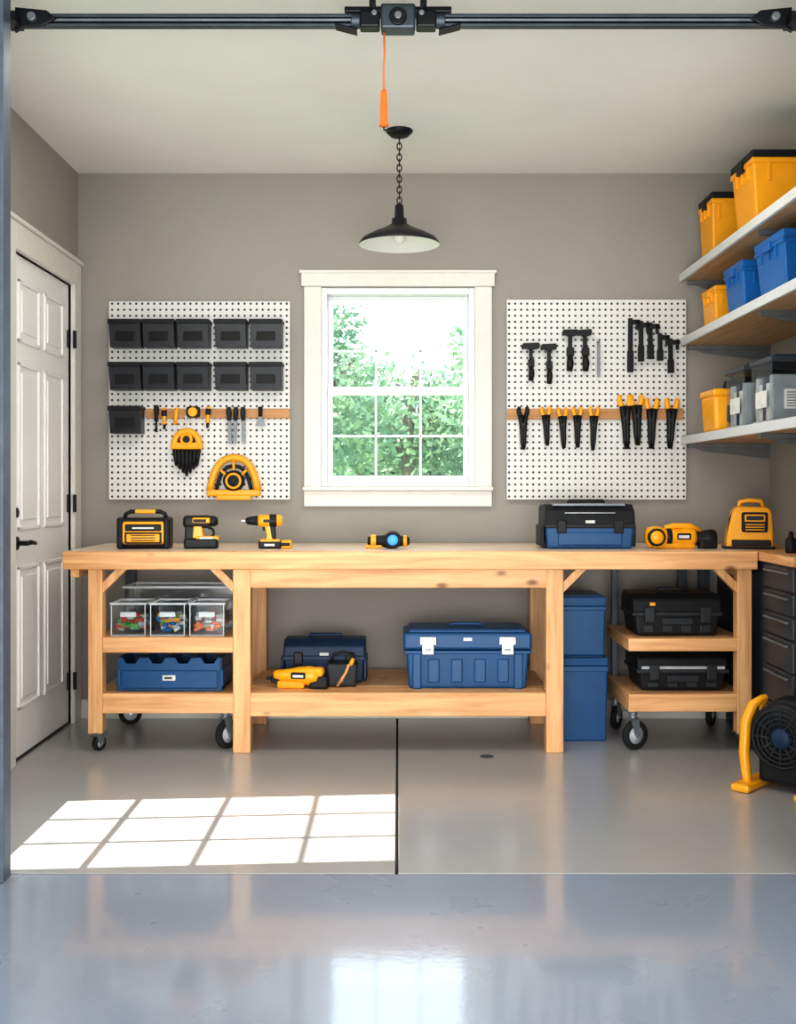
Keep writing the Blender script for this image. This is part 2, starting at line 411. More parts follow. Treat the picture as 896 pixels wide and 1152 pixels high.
w.box(M_wx, -.676, .676, 5.125, 5.165, .165, .262, .003)
w.box(M_wx, -.676, .676, 5.78, 5.81, .165, .25, .003)
for i in range(4):
    a = 5.14+i*.165; w.box(M_wx, -.70 if i else -.675, .70 if i else .675, a+.001 if i else 5.13, a+.164, .25, .272, .002)
for zt, zb in ((.525, .455), (.268, .178)):
    w.box(M_wx, -1.352, -.754, 5.13, 5.165, zb, zt, .003)
    w.box(M_wx, -1.40, -.76, 5.16, 5.76, zt-.025, zt-.003, .003)
    w.box(M_wy, -1.405, -1.37, 5.16, 5.76, zb, zt-.02, .003); w.box(M_wy, -.79, -.756, 5.18, 5.76, zb, zt-.02, .003)
for zt, zb in ((.520, .462), (.265, .185)):
    w.box(M_wx, 1.055, 1.552, 5.13, 5.165, zb, zt, .003)
    w.box(M_wy, 1.055, 1.10, 5.166, 5.66, zb, zt, .003)
    w.box(M_wx, 1.101, 1.60, 5.16, 5.66, zt-.025, zt-.002, .003); w.box(M_wx, 1.101, 1.60, 5.63, 5.66, zb, zt-.01, .003)
    w.box(M_wy, 1.57, 1.60, 5.18, 5.72, zb, zt-.02, .003)
w.box(M_slate, 1.42, 1.46, 5.66, 5.70, .185, .80, .003)
w.box(M_slate, 1.08, 1.11, 5.66, 5.69, .185, .80, .003)
def caster(x, y, zt, r, ang=0):
    old = w.M.copy(); w.M = rotz(x, y, ang)
    w.box(M_grey, -.035, .035, -.03, .03, zt-.006, zt, .001)
    w.cyl(M_grey, (0,0,zt-.02), (0,0,zt-.004), .022)
    w.cyl(M_grey, (0,0,min(zt-.015, 2*r+.006)), (0,0,zt-.01), .018)
    for s in (-1, 1):
        w.prism(M_grey, [(-.022, 2*r+.012), (.022, 2*r+.012), (.03, r), (.01, r-.012), (.0, r)], 'xz', s*.017-.0015, s*.017+.0015, 0)
    w.box(M_grey, -.022, .022, -.0185, .0185, 2*r+.006, 2*r+.013, 0)
    c = (.012, 0, r)
    w.lathe(M_rub, [(r*.6, -.013), (r*.93, -.013), (r, -.006), (r, .006), (r*.93, .013), (r*.6, .013)], c, (0,1,0), 32)
    w.lathe(M_hub, [(0, -.014), (r*.3, -.014), (r*.34, -.008), (r*.62, -.008), (r*.62, .008), (r*.34, .008), (r*.3, .014), (0, .014)], c, (0,1,0), 32)
    w.cyl(M_steel, (c[0], -.021, r), (c[0], .021, r), .007); w.M = old
caster(-1.385, 5.16, .09, .034, 60); caster(-.80, 5.20, .178, .068, 50)
caster(-1.38, 5.73, .178, .058, 20); caster(1.085, 5.18, .185, .068, 25)
caster(1.585, 5.16, .09, .034, 20); caster(1.585, 5.69, .185, .058, 60)
caster(1.09, 5.62, .185, .058, 60); caster(-.80, 5.70, .178, .058, 60)
w.done()

# ------------------------------------------------------------------ containers
def tote(name, x0, x1, y0, y1, z0, z1, mb, ml, tap=.9, lid=.12, ribs=True, rot=0, clear=False):
    w = B(name); cx, cy = (x0+x1)/2, (y0+y1)/2; hx, hy = (x1-x0)/2, (y1-y0)/2
    w.M = rotz(cx, cy, rot); h = z1-z0; zl = z1-h*lid
    w.box(mb, -hx*.96, hx*.96, -hy*.96, hy*.96, z0, zl, .008, tap)
    w.box(mb, -hx*.99, hx*.99, -hy*.99, hy*.99, zl-h*.07, zl, .004)
    w.box(ml, -hx, hx, -hy, hy, zl, z1, .006, .98)
    w.box(ml, -hx*.82, hx*.82, -hy*.8, hy*.8, z1-.004, z1+.006, .003)
    if ribs:
        for s in (-1, 1):
            w.box(mb, s*hx*.55-.006, s*hx*.55+.006, -hy*.965, -hy*.88, zl-h*.30, zl-h*.05, .002)
            for q in (-.5, 0, .5): w.box(mb, s*hx*.92-.012, s*hx*.92+.007, q*hy-.005, q*hy+.005, zl-h*.24, zl-h*.05, .002)
    for s in (-1, 1): w.box(ml, s*hx-.008, s*hx+.008, -hy*.25, hy*.25, zl-h*.10, zl+.01, .003)
    return w.done()
tote("storage_tote", 1.525, 1.70, 5.45, 5.70, 2.333, 2.65, M_yel2, M_black, .86, .10)
tote("storage_tote", 1.515, 1.86, 4.80, 5.12, 2.333, 2.66, M_yel2, M_black, .86, .10)
tote("storage_tote", 1.53, 1.71, 5.42, 5.66, 1.993, 2.19, M_yel2, M_yel2, .9, .12)
tote("storage_tote", 1.525, 1.80, 4.98, 5.26, 1.993, 2.225, M_blue2, M_blue2, .88, .14)
tote("storage_tote", 1.515, 1.84, 4.42, 4.78, 1.993, 2.235, M_blue2, M_blue2, .88, .14)
tote("stacking_tote", .775, 1.005, 5.34, 5.66, 0, .40, M_blue, M_blue, .95, .10, False)
tote("stacking_tote", .775, .995, 5.34, 5.66, .407, .69, M_blue, M_blue, .95, .16, False)

for nm, z in (("wall_shelf", 2.29), ("wall_shelf", 1.95), ("wall_shelf", 1.435)):
    w = B(nm)
    w.box(M_plyY, 1.492, XR, 3.62, YB, z+.006, z+.034, .002)
    w.box(M_white, 1.478, 1.494, 3.62, YB, z, z+.042, .003)
    w.box(M_white, 1.492, XR, 3.62, YB, z+.034, z+.042, .001)
    for yb in (YB-.012, 4.72, 3.9):
        w.box(M_grey, 1.52, XR, yb-.012, yb+.012, z-.018, z+.006, .002)
        w.prism(M_grey, [(XR, z-.018), (1.56, z-.018), (1.60, z-.034), (XR, z-.075)], 'xz', yb-.006, yb+.006, .001)
    w.done()
w = B("shelf_upright")
for yb in (4.72, 3.9):
    w.box(M_grey, XR-.02, XR, yb-.013, yb+.013, 1.2, 2.6, .002)
w.done()

for (y0, y1) in ((4.86, 5.12), (4.50, 4.76)):
    w = B("clear_storage_bin"); z0 = 1.478
    xa, xb = 1.50, 1.86
    t = .006
    w.box(M_clear, xa, xb, y0, y0+t, z0, z0+.24, .001); w.box(M_clear, xa, xb, y1-t, y1, z0, z0+.24, .001)
    w.box(M_clear, xa, xa+t, y0+t, y1-t, z0, z0+.24, .001); w.box(M_clear, xb-t, xb, y0+t, y1-t, z0, z0+.24, .001)
    w.box(M_grlab, xa+.002, xb-.002, y0+.002, y1-.002, z0, z0+.008, .001)
    w.box(M_slate, xa-.008, xb+.008, y0-.008, y1+.008, z0+.24, z0+.262, .005)
    w.box(M_navy, xa+.02, xb-.02, y0+.02, y1-.02, z0+.262, z0+.272, .003)
    for i in range(5):
        yy = y0+.02+i*(y1-y0-.04)/5
        w.box((M_grlab, M_label, M_navy, M_label, M_grlab)[i], xa+.012, xb-.02, yy, yy+(y1-y0-.05)/5, z0+.01, z0+.19-.03*(i % 2), .002)
    w.box(M_label, xa+.05, xb-.05, y0-.002, y0, z0+.05, z0+.13, 0)
    for i in range(6): w.box(M_dark, xa+.06, xb-.07-.02*(i % 3), y0-.003, y0-.002, z0+.06+.011*i, z0+.063+.011*i, 0)
    w.box(M_label, xa-.0015, xa, y0+.06, y1-.06, z0+.06, z0+.13, 0)
    w.done()
w = B("yellow_power_tool_case"); z0 = 1.478
w.box(M_yel, 1.490, 1.70, 5.28, 5.52, z0, z0+.17, .015, .92)
w.box(M_yel, 1.486, 1.705, 5.275, 5.525, z0+.165, z0+.20, .010)
w.box(M_black, 1.55, 1.65, 5.268, 5.30, z0+.04, z0+.12, .006)
w.cyl(M_black, (1.60, 5.42, z0+.235), (1.73, 5.42, z0+.245), .036, .028)
w.tube(M_black, [(1.58, 5.42, z0+.19), (1.59, 5.42, z0+.235), (1.63, 5.42, z0+.25)], .016)
for i in range(4): w.box(M_black, 1.497, 1.503, 5.315+.045*i, 5.335+.045*i, z0+.06, z0+.13, .002)
w.done()
w = B("white_paint_jar")
w.box(M_label, 1.56, 1.62, 5.16, 5.24, z0, z0+.13, .008); w.box(M_grlab, 1.565, 1.615, 5.165, 5.235, z0+.13, z0+.15, .004); w.done()

# ------------------------------------------------------------------ pegboards
for nm, a, b, z0, z1 in (("pegboard", -1.512, -.565, 1.148, 2.184), ("pegboard", .569, 1.507, 1.148, 2.193)):
    w = B(nm); w.box(M_peg, a, b, YB-.026, YB-.014, z0, z1, .001)
    for x in (a+.03, b-.055):
        w.box(M_trim, x, x+.025, YB-.014, YB, z0+.02, z1-.02, 0)
    w.done()
YP = YB-.026
def hopper(xc, zb, wd=.166, h=.138):
    w = B("parts_bin"); yb = YP; d = .115
    x0, x1 = xc-wd/2, xc+wd/2
    prof = [(yb, zb), (yb-d*.72, zb), (yb-d*.95, zb+h*.80), (yb-d, zb+h), (yb, zb+h)]
    inner = .004
    w.prism(M_bin, prof, 'yz', x0+.003, x0+.003+inner, .001); w.prism(M_bin, prof, 'yz', x1-.003-inner, x1-.003, .001)
    w.box(M_bin, x0+.004, x1-.004, yb-d*.72, yb, zb, zb+.005, .001)
    w.box(M_bin, x0+.004, x1-.004, yb-.005, yb, zb, zb+h, .001)
    w.prism(M_bin, [(yb-d*.72, zb), (yb-d*.72+.005, zb), (yb-d+.008, zb+h), (yb-d, zb+h)], 'yz', x0+.004, x1-.004, .001)
    w.box(M_black, x0-.002, x1+.002, yb-d-.006, yb-d+.004, zb+h-.022, zb+h+.002, .003)
    w.box(M_black, x0-.002, x0+.006, yb-d, yb, zb+h-.014, zb+h+.002, .002); w.box(M_black, x1-.006, x1+.002, yb-d, yb, zb+h-.014, zb+h+.002, .002)
    w.box(M_black, x0+.035, x1-.035, yb-d*.93, yb-d*.86, zb+h*.22, zb+h*.60, .002, R=Matrix.Rotation(math.radians(-14), 3, 'X'))
    w.box(M_dark, x0+.01, x1-.01, yb-d*.66, yb-.01, zb+.01, zb+h*.6, .004)
    w.done()
cols = (-1.405, -1.232, -1.055, -.862, -.680)
for xc in cols: hopper(xc, 1.935)
for xc in cols: hopper(xc, 1.715)
hopper(cols[0], 1.490)
w = B("tool_strip"); w.box(M_strip, -1.318, -.566, YP-.02, YP, 1.572, 1.622, .003); w.done()
w = B("tool_strip"); w.box(M_strip, .570, 1.49, YP-.02, YP, 1.566, 1.622, .003); w.done()

YH = YP-.038
def pliers(x, zt, h, mt, mb, name="pliers", k=1.0):
    w = B(name); w.M = roty((x, YH, zt), random.uniform(-3, 3))
    for s in (-1, 1):
        w.tube(mt, [(s*.020*k, 0, .002), (s*.023*k, 0, -h*.08), (s*.018*k, 0, -h*.17), (s*.010*k, 0, -h*.24)], [.008*k,.012*k,.012*k,.011*k])
        w.tube(mb, [(s*.013*k, 0, -h*.20), (s*.008*k, 0, -h*.40), (s*.006*k, 0, -h*.55), (s*.006*k, 0, -h*.8), (s*.004*k, 0, -h)], [.013*k,.013*k,.012*k,.010*k,.006*k])
    w.cyl(M_dark, (0, -.015, -h*.42), (0, .008, -h*.42), .009*k)
    w.cyl(M_blackm, (0, 0, -h*.42), (0, YP-YH, -h*.42+.004), .003)
    w.done()
def screwdriver(x, zt, h, mt, name="screwdriver"):
    w = B(name); w.M = roty((x, YH, zt), random.uniform(-3, 3))
    w.lathe(mt, [(0, 0), (.010, -.002), (.013, -.015), (.012, -.05), (.008, -.062), (.011, -.075), (.011, -.085), (0, -.086)], (0,0,0))
    w.lathe(M_black, [(.0134, -.012), (.0138, -.02), (.0134, -.042), (.0125, -.044)], (0,0,0))
    w.cyl(M_blackm, (0,0,-.085), (0,0,-h), .006, .0045)
    w.box(M_blackm, -.007, .007, -.002, .002, -h-.012, -h+.01, .001)
    w.cyl(M_blackm, (0, 0, -.06), (0, YP-YH, -.06), .003); w.done()
def clamp(x, zt, h, wd=.085, jaw=1, k=1.0):
    w = B("bar_clamp"); w.M = roty((x, YH, zt), random.uniform(-2, 2))
    w.box(M_black, -.009*k, .009*k, -.005, .005, -h, 0, .002)
    w.prism(M_black, [(-wd*.5, -.004), (-wd*.42, .010), (wd*.45, .012), (wd*.5, 0), (wd*.45, -.018), (.012*k, -.024), (-.012*k, -.024), (-wd*.3, -.018), (-wd*.48, -.022)], 'xz', -.010, .010)
    w.box(M_black, -.015*k, .017*k, -.010, .010, -h*.62, -h*.40, .004)
    w.tube(M_black, [(0,0,-h*.6), (.002,0,-h*.8), (-.002,0,-h)], [.011*k,.016*k,.012*k])
    w.cyl(M_blackm, (0, 0, -.03), (0, YP-YH, -.03), .003)
    w.done()
def hook_bar(x, zt, h, side=1):
    w = B("pry_bar"); w.M = roty((x, YH, zt), random.uniform(-1, 1))
    w.box(M_black, -.012, .012, -.006, .006, -h, 0, .003)
    w.box(M_black, min(0, side*.05), max(0, side*.05), -.008, .008, -.032, -.008, .003)
    w.box(M_black, side*.036-.008, side*.036+.008, -.008, .008, -.06, -.01, .003)
    w.box(M_black, -.016, .016, -.010, .010, -h, -h*.6, .004)
    w.cyl(M_blackm, (0, 0, -.05), (0, YP-YH, -.05), .003); w.done()
clamp(.690, 1.950, .185, .095); clamp(.783, 1.945, .195, .085)
clamp(.895, 2.020, .205, .085, k=1.2); clamp(.970, 2.020, .205, .075, k=1.2)
w = B("steel_rule")
w.box(M_grey, 1.035, 1.050, YH, YH+.004, 1.785, 1.975, .001); w.cyl(M_blackm, (1.0425, YH-.004, 1.965), (1.0425, YP, 1.965), .004); w.done()
hook_bar(1.208, 2.090, .28, 1); hook_bar(1.262, 2.075, .21, 1); hook_bar(1.310, 2.068, .19, 1)
hook_bar(1.362, 2.010, .14, 1); hook_bar(1.415, 1.985, .18, 1)
pliers(.650, 1.628, .22, M_black, M_black, k=1.0)
for x, zt, h in ((.767, 1.628, .20), (.853, 1.624, .21), (.932, 1.628, .21), (1.020, 1.628, .225)):
    pliers(x, zt, h, M_yel, M_black, k=.9)
for x, zt, h in ((1.178, 1.690, .28), (1.238, 1.690, .26), (1.320, 1.672, .26), (1.425, 1.672, .26)):
    pliers(x, zt, h, M_yel, M_black, k=1.2)
screwdriver(-1.255, 1.640, .13, M_black); screwdriver(-1.215, 1.625, .10, M_yel)
w = B("measuring_tape")
w.box(M_black, -1.10, -1.03, YP-.048, YP-.021, 1.575, 1.632, .01); w.cyl(M_yel, (-1.065, YP-.054, 1.603), (-1.065, YP-.042, 1.603), .024); w.box(M_steel, -1.105, -1.095, YP-.045, YP-.03, 1.565, 1.585, .001); w.done()
w = B("utility_knife"); w.M = roty((-1.15, YH, 1.615), 8)
w.tube(M_yel, [(0,0,.01), (0,0,-.03), (.004,0,-.08)], [.009,.012,.008]); w.box(M_steel, -.006, .010, -.001, .001, -.105, -.075, 0); w.cyl(M_blackm, (0,0,-.01), (0, YP-YH, -.01), .003); w.done()
screwdriver(-.985, 1.632, .10, M_yel)
for x in (-.880, -.842, -.806):
    w = B("wood_chisel"); w.M = roty((x, YH, 1.628), random.uniform(-3, 3))
    w.tube(M_dark, [(0,0,0), (0,0,-.03), (0,0,-.07)], [.011,.015,.010]); w.box(M_grey, -.009, .009, -.003, .003, -.19, -.065, .002)
    w.cyl(M_blackm, (0,0,-.05), (0, YP-YH, -.05), .003); w.done()
w = B("putty_knife"); w.M = roty((-.715, YH, 1.630), 0)
w.tube(M_black, [(0,0,0), (0,0,-.05)], [.012,.010]); w.prism(M_grey, [(-.008,-.05), (.008,-.05), (.026,-.10), (-.026,-.10)], 'xz', -.002, .002, .0005)
w.cyl(M_blackm, (0,0,-.03), (0, YP-YH, -.03), .003); w.done()
w = B("work_glove"); c = (-1.098, YH, 1.43)
w.ring(M_yel, (c[0], YH, c[2]), .066, .017, a0=0, a1=180, n=18, sz=1.1)
w.box(M_yel, c[0]-.082, c[0]+.082, YH-.016, YH+.016, c[2]-.022, c[2]+.016, .010)
w.box(M_black, c[0]-.045, c[0]+.045, YH-.010, YH+.010, c[2]+.004, c[2]+.055, .012)
w.ring(M_yel, (c[0], YH-.012, c[2]+.030), .026, .008, n=20)
for i in range(7):
    xx = c[0]-.066+.022*i; L = .15-abs(i-3)*.018
    w.tube(M_black, [(xx, YH, c[2]-.01), (xx+.003*(i-3)*-1, YH-.004, c[2]-.01-L*.5), (xx-.004*(i-3), YH, c[2]-.01-L)], [.011,.012,.007])
w.cyl(M_blackm, (c[0], YH, c[2]+.07), (c[0], YP, c[2]+.07), .004)
w.done()
w = B("circular_saw_guard"); c = (-.853, YH, 1.19)
tri = []
for i in range(13):
    t = i/12; A = (-.125, 1.195); C1 = (-.10, 1.345); C2 = (-.05, 1.365); D = (0, 1.365)
    p = [(1-t)**3*A[k]+3*(1-t)**2*t*C1[k]+3*(1-t)*t*t*C2[k]+t**3*D[k] for k in (0, 1)]; tri.append(p)
full = tri+[[-p[0], p[1]] for p in tri[-2::-1]]
w.tube(M_yel, [(c[0]+p[0], YH, p[1]) for p in full], .019)
w.tube(M_black, [(c[0]+p[0]*.72, YH, 1.20+(p[1]-1.20)*.74) for p in full], .010)
w.box(M_yel, c[0]-.140, c[0]+.140, YH-.018, YH+.018, 1.165, 1.20, .010)
w.box(M_yel, c[0]-.09, c[0]+.09, YH-.016, YH+.016, 1.145, 1.175, .008)
w.lathe(M_black, [(0,.020), (.05,.020), (.055,.01), (.055,-.01), (0,-.012)], (c[0], YH, 1.245), (0,-1,0))
w.lathe(M_yel, [(.030,.022), (.034,.026), (.040,.024), (.044,.018)], (c[0], YH, 1.245), (0,-1,0))
w.lathe(M_dark, [(0,.030), (.014,.030), (.018,.02)], (c[0], YH, 1.245), (0,-1,0))
for a in (35, 90, 145):
    ca, sa = math.cos(math.radians(a)), math.sin(math.radians(a))
    w.tube(M_yel, [(c[0]+.045*ca, YH-.005, 1.245+.045*sa), (c[0]+.082*ca, YH-.005, 1.245+.100*sa)], .008)
w.cyl(M_blackm, (c[0], YH, 1.36), (c[0], YP, 1.36), .005)
w.done()

# ------------------------------------------------------------------ bench-top objects
w = B("jobsite_radio"); w.M = rotz(-1.207, 5.36, 4, ZT)
w.box(M_black, -.122, .122, -.065, .065, 0, .148, .022, .95, 3)
w.box(M_yel, -.112, .112, -.074, .05, .022, .132, .018, seg=3)
w.box(M_black, -.085, .085, -.079, -.06, .085, .118, .006)
w.box(M_label, -.05, .05, -.081, -.078, .096, .104, .001)
w.box(M_black, -.086, .086, -.078, -.07, .026, .080, .008)
w.box(M_yel, -.078, .078, -.081, -.07, .033, .073, .006)
for i in range(3): w.box(M_black, -.055, .055, -.083, -.07, .040+.012*i, .044+.012*i, .001)
for s in (-1, 1):
    w.box(M_black, s*.108-.016, s*.108+.016, -.078, .06, .0, .15, .012)
w.tube(M_black, [(-.10, 0, .14), (-.092, 0, .165), (-.07, 0, .176), (.07, 0, .176), (.092, 0, .165), (.10, 0, .14)], .010)
w.box(M_yel, -.05, .05, -.012, .012, .166, .186, .006)
w.done()
def drill(name, cx, cy, z, ang, k=1.0):
    w = B(name); w.M = Matrix.Translation((cx, cy, z)) @ Matrix.Rotation(math.radians(ang), 4, 'Z') @ Matrix.Diagonal((k, k, k, 1))
    w.lathe(M_yel, [(0,-.075), (.022,-.073), (.029,-.06), (.030,.0), (.030,.03), (.026,.045), (0,.046)], (.03, 0, .135), (-1,0,0))
    w.lathe(M_black, [(.026,.04), (.024,.055), (.022,.06), (.0215,.075), (.018,.095), (.010,.105), (0,.105)], (.03, 0, .135), (-1,0,0))
    w.cyl(M_steel, (-.07, 0, .135), (-.095, 0, .135), .004)
    w.lathe(M_black, [(.031,-.045), (.032,-.04), (.032,-.015), (.031,-.01)], (.03, 0, .135), (-1,0,0))
    w.box(M_black, .01, .075, -.032, -.022, .128, .142, .002)
    w.prism(M_yel, [(.015,.115), (.062,.115), (.066,.045), (.075,.035), (.020,.035), (.028,.06)], 'xz', -.018, .018, .007)
    w.prism(M_black, [(.040,.112), (.070,.112), (.074,.045), (.050,.045)], 'xz', -.020, .020, .007)
    w.box(M_black, .008, .024, -.008, .008, .085, .112, .005)
    w.box(M_black, -.012, .098, -.034, .034, .0, .036, .007)
    w.box(M_yel, -.005, .092, -.032, .032, .030, .046, .006)
    w.box(M_label, .015, .065, -.036, -.033, .012, .024, .001)
    w.done()
drill("power_drill", -.655, 5.36, ZT, 8, .98)
w = B("drill_battery"); w.box(M_yel, -.555, -.505, 5.31, 5.36, ZT, ZT+.042, .008); w.box(M_black, -.558, -.512, 5.305, 5.365, ZT+.014, ZT+.030, .004); w.done()
w = B("impact_driver"); w.M = rotz(-.945, 5.36, 5, ZT)
w.box(M_black, -.075, .085, -.045, .045, 0, .050, .010)
w.box(M_yel, -.02, .09, -.040, .040, .040, .060, .006)
w.prism(M_black, [(-.072,.04), (-.02,.04), (-.018,.11), (-.070,.11)], 'xz', -.03, .03, .008)
w.prism(M_yel, [(-.035,.05), (.02,.05), (.010,.11), (-.030,.11)], 'xz', -.034, .034, .006)
w.box(M_black, -.080, .055, -.036, .036, .098, .158, .016)
w.box(M_yel, -.040, .05, -.038, .038, .118, .150, .010)
w.lathe(M_black, [(.026,0), (.026,.012), (.018,.03), (0,.032)], (.053, 0, .130), (1,0,0))
w.box(M_black, -.03, .03, -.041, -.036, .126, .140, .001)
w.ring(M_black, (.042, 0, .075), .022, .006, a0=-70, a1=100, n=10)
w.box(M_label, .0, .06, -.042, -.040, .045, .056, .0005)
w.done()
w = B("work_flashlight"); w.M = rotz(-.045, 5.36, 0, ZT)
w.lathe(M_black, [(0,-.10), (.018,-.10), (.026,-.085), (.028,-.03), (.036,.0), (.036,.03), (.026,.055), (.024,.09), (.016,.10), (0,.10)], (0, 0, .036), (1,0,0))
w.lathe(M_yel, [(.0275,-.085), (.030,-.08), (.030,-.065), (.029,-.06)], (0, 0, .036), (1,0,0))
w.lathe(M_yel, [(.027,.070), (.0275,.074), (.0265,.085), (.024,.088)], (0, 0, .036), (1,0,0))
w.cyl(M_black, (.02, .0, .042), (.02, -.045, .042), .042)
w.ring(M_black, (.02, -.045, .042), .034, .007)
w.lathe(M_lens, [(.026, 0), (.022, .004), (.012, .008), (0, .009)], (.02, -.044, .042), (0,-1,0))
w.box(M_yel, -.11, -.03, -.022, .02, 0, .018, .006)
w.done()
def toolbox(name, cx, cy, z, W, D, Hh, mb, ml, ang=0, latch=M_black, lidk=.48, organizer=True):
    w = B(name); w.M = rotz(cx, cy, ang, z); hx, hy = W/2, D/2; zl = Hh*(1-lidk)
    w.box(mb, -hx*.97, hx*.97, -hy*.97, hy*.97, 0, zl, .012, .95, 3)
    w.box(ml, -hx*.99, hx*.99, -hy, hy, zl-.012, zl+.010, .005)
    w.prism(ml, [(-hy, zl+.006), (hy, zl+.006), (hy*.95, Hh*.93), (hy*.6, Hh), (-hy*.45, Hh), (-hy*.88, Hh*.86)], 'yz', -hx*.985, hx*.985, .008)
    w.box(mb, -hx*.7, hx*.7, -hy*1.0, -hy*.9, Hh*.08, zl-.03, .006)
    for s in (-1, 1):
        w.box(latch, s*hx*.62-.022, s*hx*.62+.022, -hy-.010, -hy+.01, zl-.035, zl+.028, .005)
        w.box(ml, s*hx-.012, s*hx+.004, -hy*.8, hy*.8, .01, zl, .005)
    w.tube(ml, [(-hx*.42, 0, Hh-.01), (-hx*.38, 0, Hh+.014), (hx*.38, 0, Hh+.014), (hx*.42, 0, Hh-.01)], .009)
    if organizer:
        w.box(M_grey, -hx*.80, hx*.80, -hy*.70, -hy*.25, Hh-.010, Hh+.004, .004)
        w.box(M_steel, -hx*.55, hx*.55, -hy*1.0, -hy*.90, Hh*.80, Hh*.815, .001)
    w.box(M_label, -.022, .022, -hy*1.02, -hy*.9, zl+.012, zl+.026, .001)
    w.done()
toolbox("toolbox", .908, 5.42, ZT, .435, .25, .212, M_blue, M_black, 0)
w = B("angle_grinder"); w.M = rotz(1.34, 5.34, 0, ZT)
w.lathe(M_yel, [(0,-.165), (.030,-.163), (.047,-.15), (.052,-.12), (.048,-.085), (.040,-.07), (.038,0), (.044,.03), (.046,.06), (.036,.075), (0,.076)], (0, 0, .056), (1,0,0))
w.lathe(M_black, [(.030,.06), (.034,.075), (.032,.10), (.040,.125), (.043,.155), (.036,.172), (0,.174)], (0, 0, .050), (1,0,0))
w.lathe(M_black, [(0.0385,-.068), (.042,-.064), (.042,-.045), (.039,-.040)], (0, 0, .056), (1,0,0))
w.lathe(M_black, [(0,.02), (.034,.02), (.042,.012), (.042,-.0), (0,-.002)], (-.12, -.045, .056), (0,-1,0))
w.lathe(M_yel, [(0,.026), (.024,.026), (.032,.016), (.032,.0)], (-.12, -.048, .056), (0,-1,0))
w.box(M_black, -.02, .045, -.050, -.034, .045, .075, .005); w.box(M_label, -.015, .035, -.052, -.049, .052, .066, .0005)
w.tube(M_yel, [(-.07,0,.098), (-.03,0,.108), (.05,0,.108), (.10,0,.085)], [.012,.014,.014,.012])
w.box(M_yel, -.13, .07, -.03, .03, 0, .030, .010)
w.box(M_black, .09, .175, -.035, .035, 0, .05, .010)
w.done()
w = B("yellow_site_light"); w.M = rotz(1.665, 5.34, -10, ZT)
w.prism(M_yel, [(-.105, 0), (.108, 0), (.112, .05), (.105, .18), (.085, .198), (-.052, .202), (-.072, .185), (-.100, .07)], 'xz', -.055, .055, .012)
w.box(M_black, -.035, .085, -.066, -.045, .080, .175, .012)
w.box(M_yel, -.022, .072, -.070, -.060, .130, .165, .006)
w.box(M_dark, -.015, .065, -.073, -.062, .137, .158, .004)
for i in range(3): w.box(M_yel, -.018, .068, -.071, -.066, .090+.012*i, .095+.012*i, .001)
w.box(M_black, -.08, .10, -.062, -.05, .015, .045, .008)
w.tube(M_black, [(-.088, -.02, .06), (-.076, -.02, .14), (-.055, -.02, .185)], .014)
w.tube(M_yel, [(-.04, 0, .19), (-.035, 0, .222), (.0, 0, .230), (.06, 0, .228), (.075, 0, .19)], .011)
w.box(M_black, -.115, .118, -.06, .06, 0, .014, .005)
w.done()
w = B("glue_bottle"); w.lathe(M_black, [(0,ZT), (.022,ZT), (.024,ZT+.006), (.024,ZT+.06), (.012,ZT+.075), (.009,ZT+.095), (0,ZT+.097)], (1.745, 4.98, 0)); w.done()

# ------------------------------------------------------------------ below bench
ZS = .523
w = B("clear_storage_tote")
u0, u1, v0, v1 = -1.325, -.80, 5.42, 5.66
for (a, b, c_, d_) in ((u0, u1, v0, v0+.004), (u0, u1, v1-.004, v1), (u0, u0+.004, v0+.004, v1-.004), (u1-.004, u1, v0+.004, v1-.004)):
    w.box(M_clear, a, b, c_, d_, ZS+.001, ZS+.205, 0)
for (a, b, c_, d_) in ((u0-.006, u1+.006, v0-.006, v0+.006), (u0-.006, u1+.006, v1-.006, v1+.006), (u0-.006, u0+.006, v0+.006, v1-.006), (u1-.006, u1+.006, v0+.006, v1-.006)):
    w.box(M_clearb, a, b, c_, d_, ZS+.200, ZS+.212, .002)
w.box(M_clearb, u0+.004, u1-.004, v0+.004, v1-.004, ZS, ZS+.006, 0)
w.done()
for i in range(3):
    w = B("clear_parts_tub")
    a = -1.335+i*.182; b = a+.172; y0, y1 = 5.185, 5.40; hh = .150
    for (p, q_, r_, s_) in ((a+.006, b-.006, y0+.006, y0+.009), (a+.006, b-.006, y1-.009, y1-.006), (a+.006, a+.009, y0+.009, y1-.009), (b-.009, b-.006, y0+.009, y1-.009)):
        w.box(M_clear, p, q_, r_, s_, ZS+.002, ZS+hh, 0)
    for (p, q_, r_, s_) in ((a, b, y0, y0+.010), (a, b, y1-.010, y1), (a, a+.010, y0+.01, y1-.01), (b-.010, b, y0+.01, y1-.01)):
        w.box(M_clearb, p, q_, r_, s_, ZS+hh-.005, ZS+hh+.005, .002)
    w.box(M_clearb, a+.009, b-.009, y0+.009, y1-.009, ZS, ZS+.006, 0)
    for xx in (a+.006, b-.010): w.box(M_clearb, xx, xx+.004, y0+.003, y0+.007, ZS+.002, ZS+hh-.006, 0)
    pal = ([M_red, M_green, M_label, M_green, M_clearb, M_red], [M_yel, M_blue2, M_label, M_clearb, M_grlab, M_green], [M_red, M_label, M_label, M_orange, M_clearb])[i]
    for j in range(60):
        m = random.choice(pal)
        x = random.uniform(a+.032, b-.032); y = random.uniform(y0+.034, y1-.034); z = ZS+.026+random.random()*.060
        R = Matrix.Rotation(random.uniform(0, 3), 3, random.choice('XYZ'))
        w.box(m, x-.016, x+.016, y-.011, y+.011, z-.008, z+.008, .004, R=R)
    w.box(M_clearb, a+.05, b-.05, y0+.002, y0+.005, ZS+.09, ZS+.112, 0)
    w.done()
ZS2 = .268
w = B("tool_tray")
cx0, cx1 = -1.30, -.815; y0, y1 = 5.20, 5.48; hh = .155
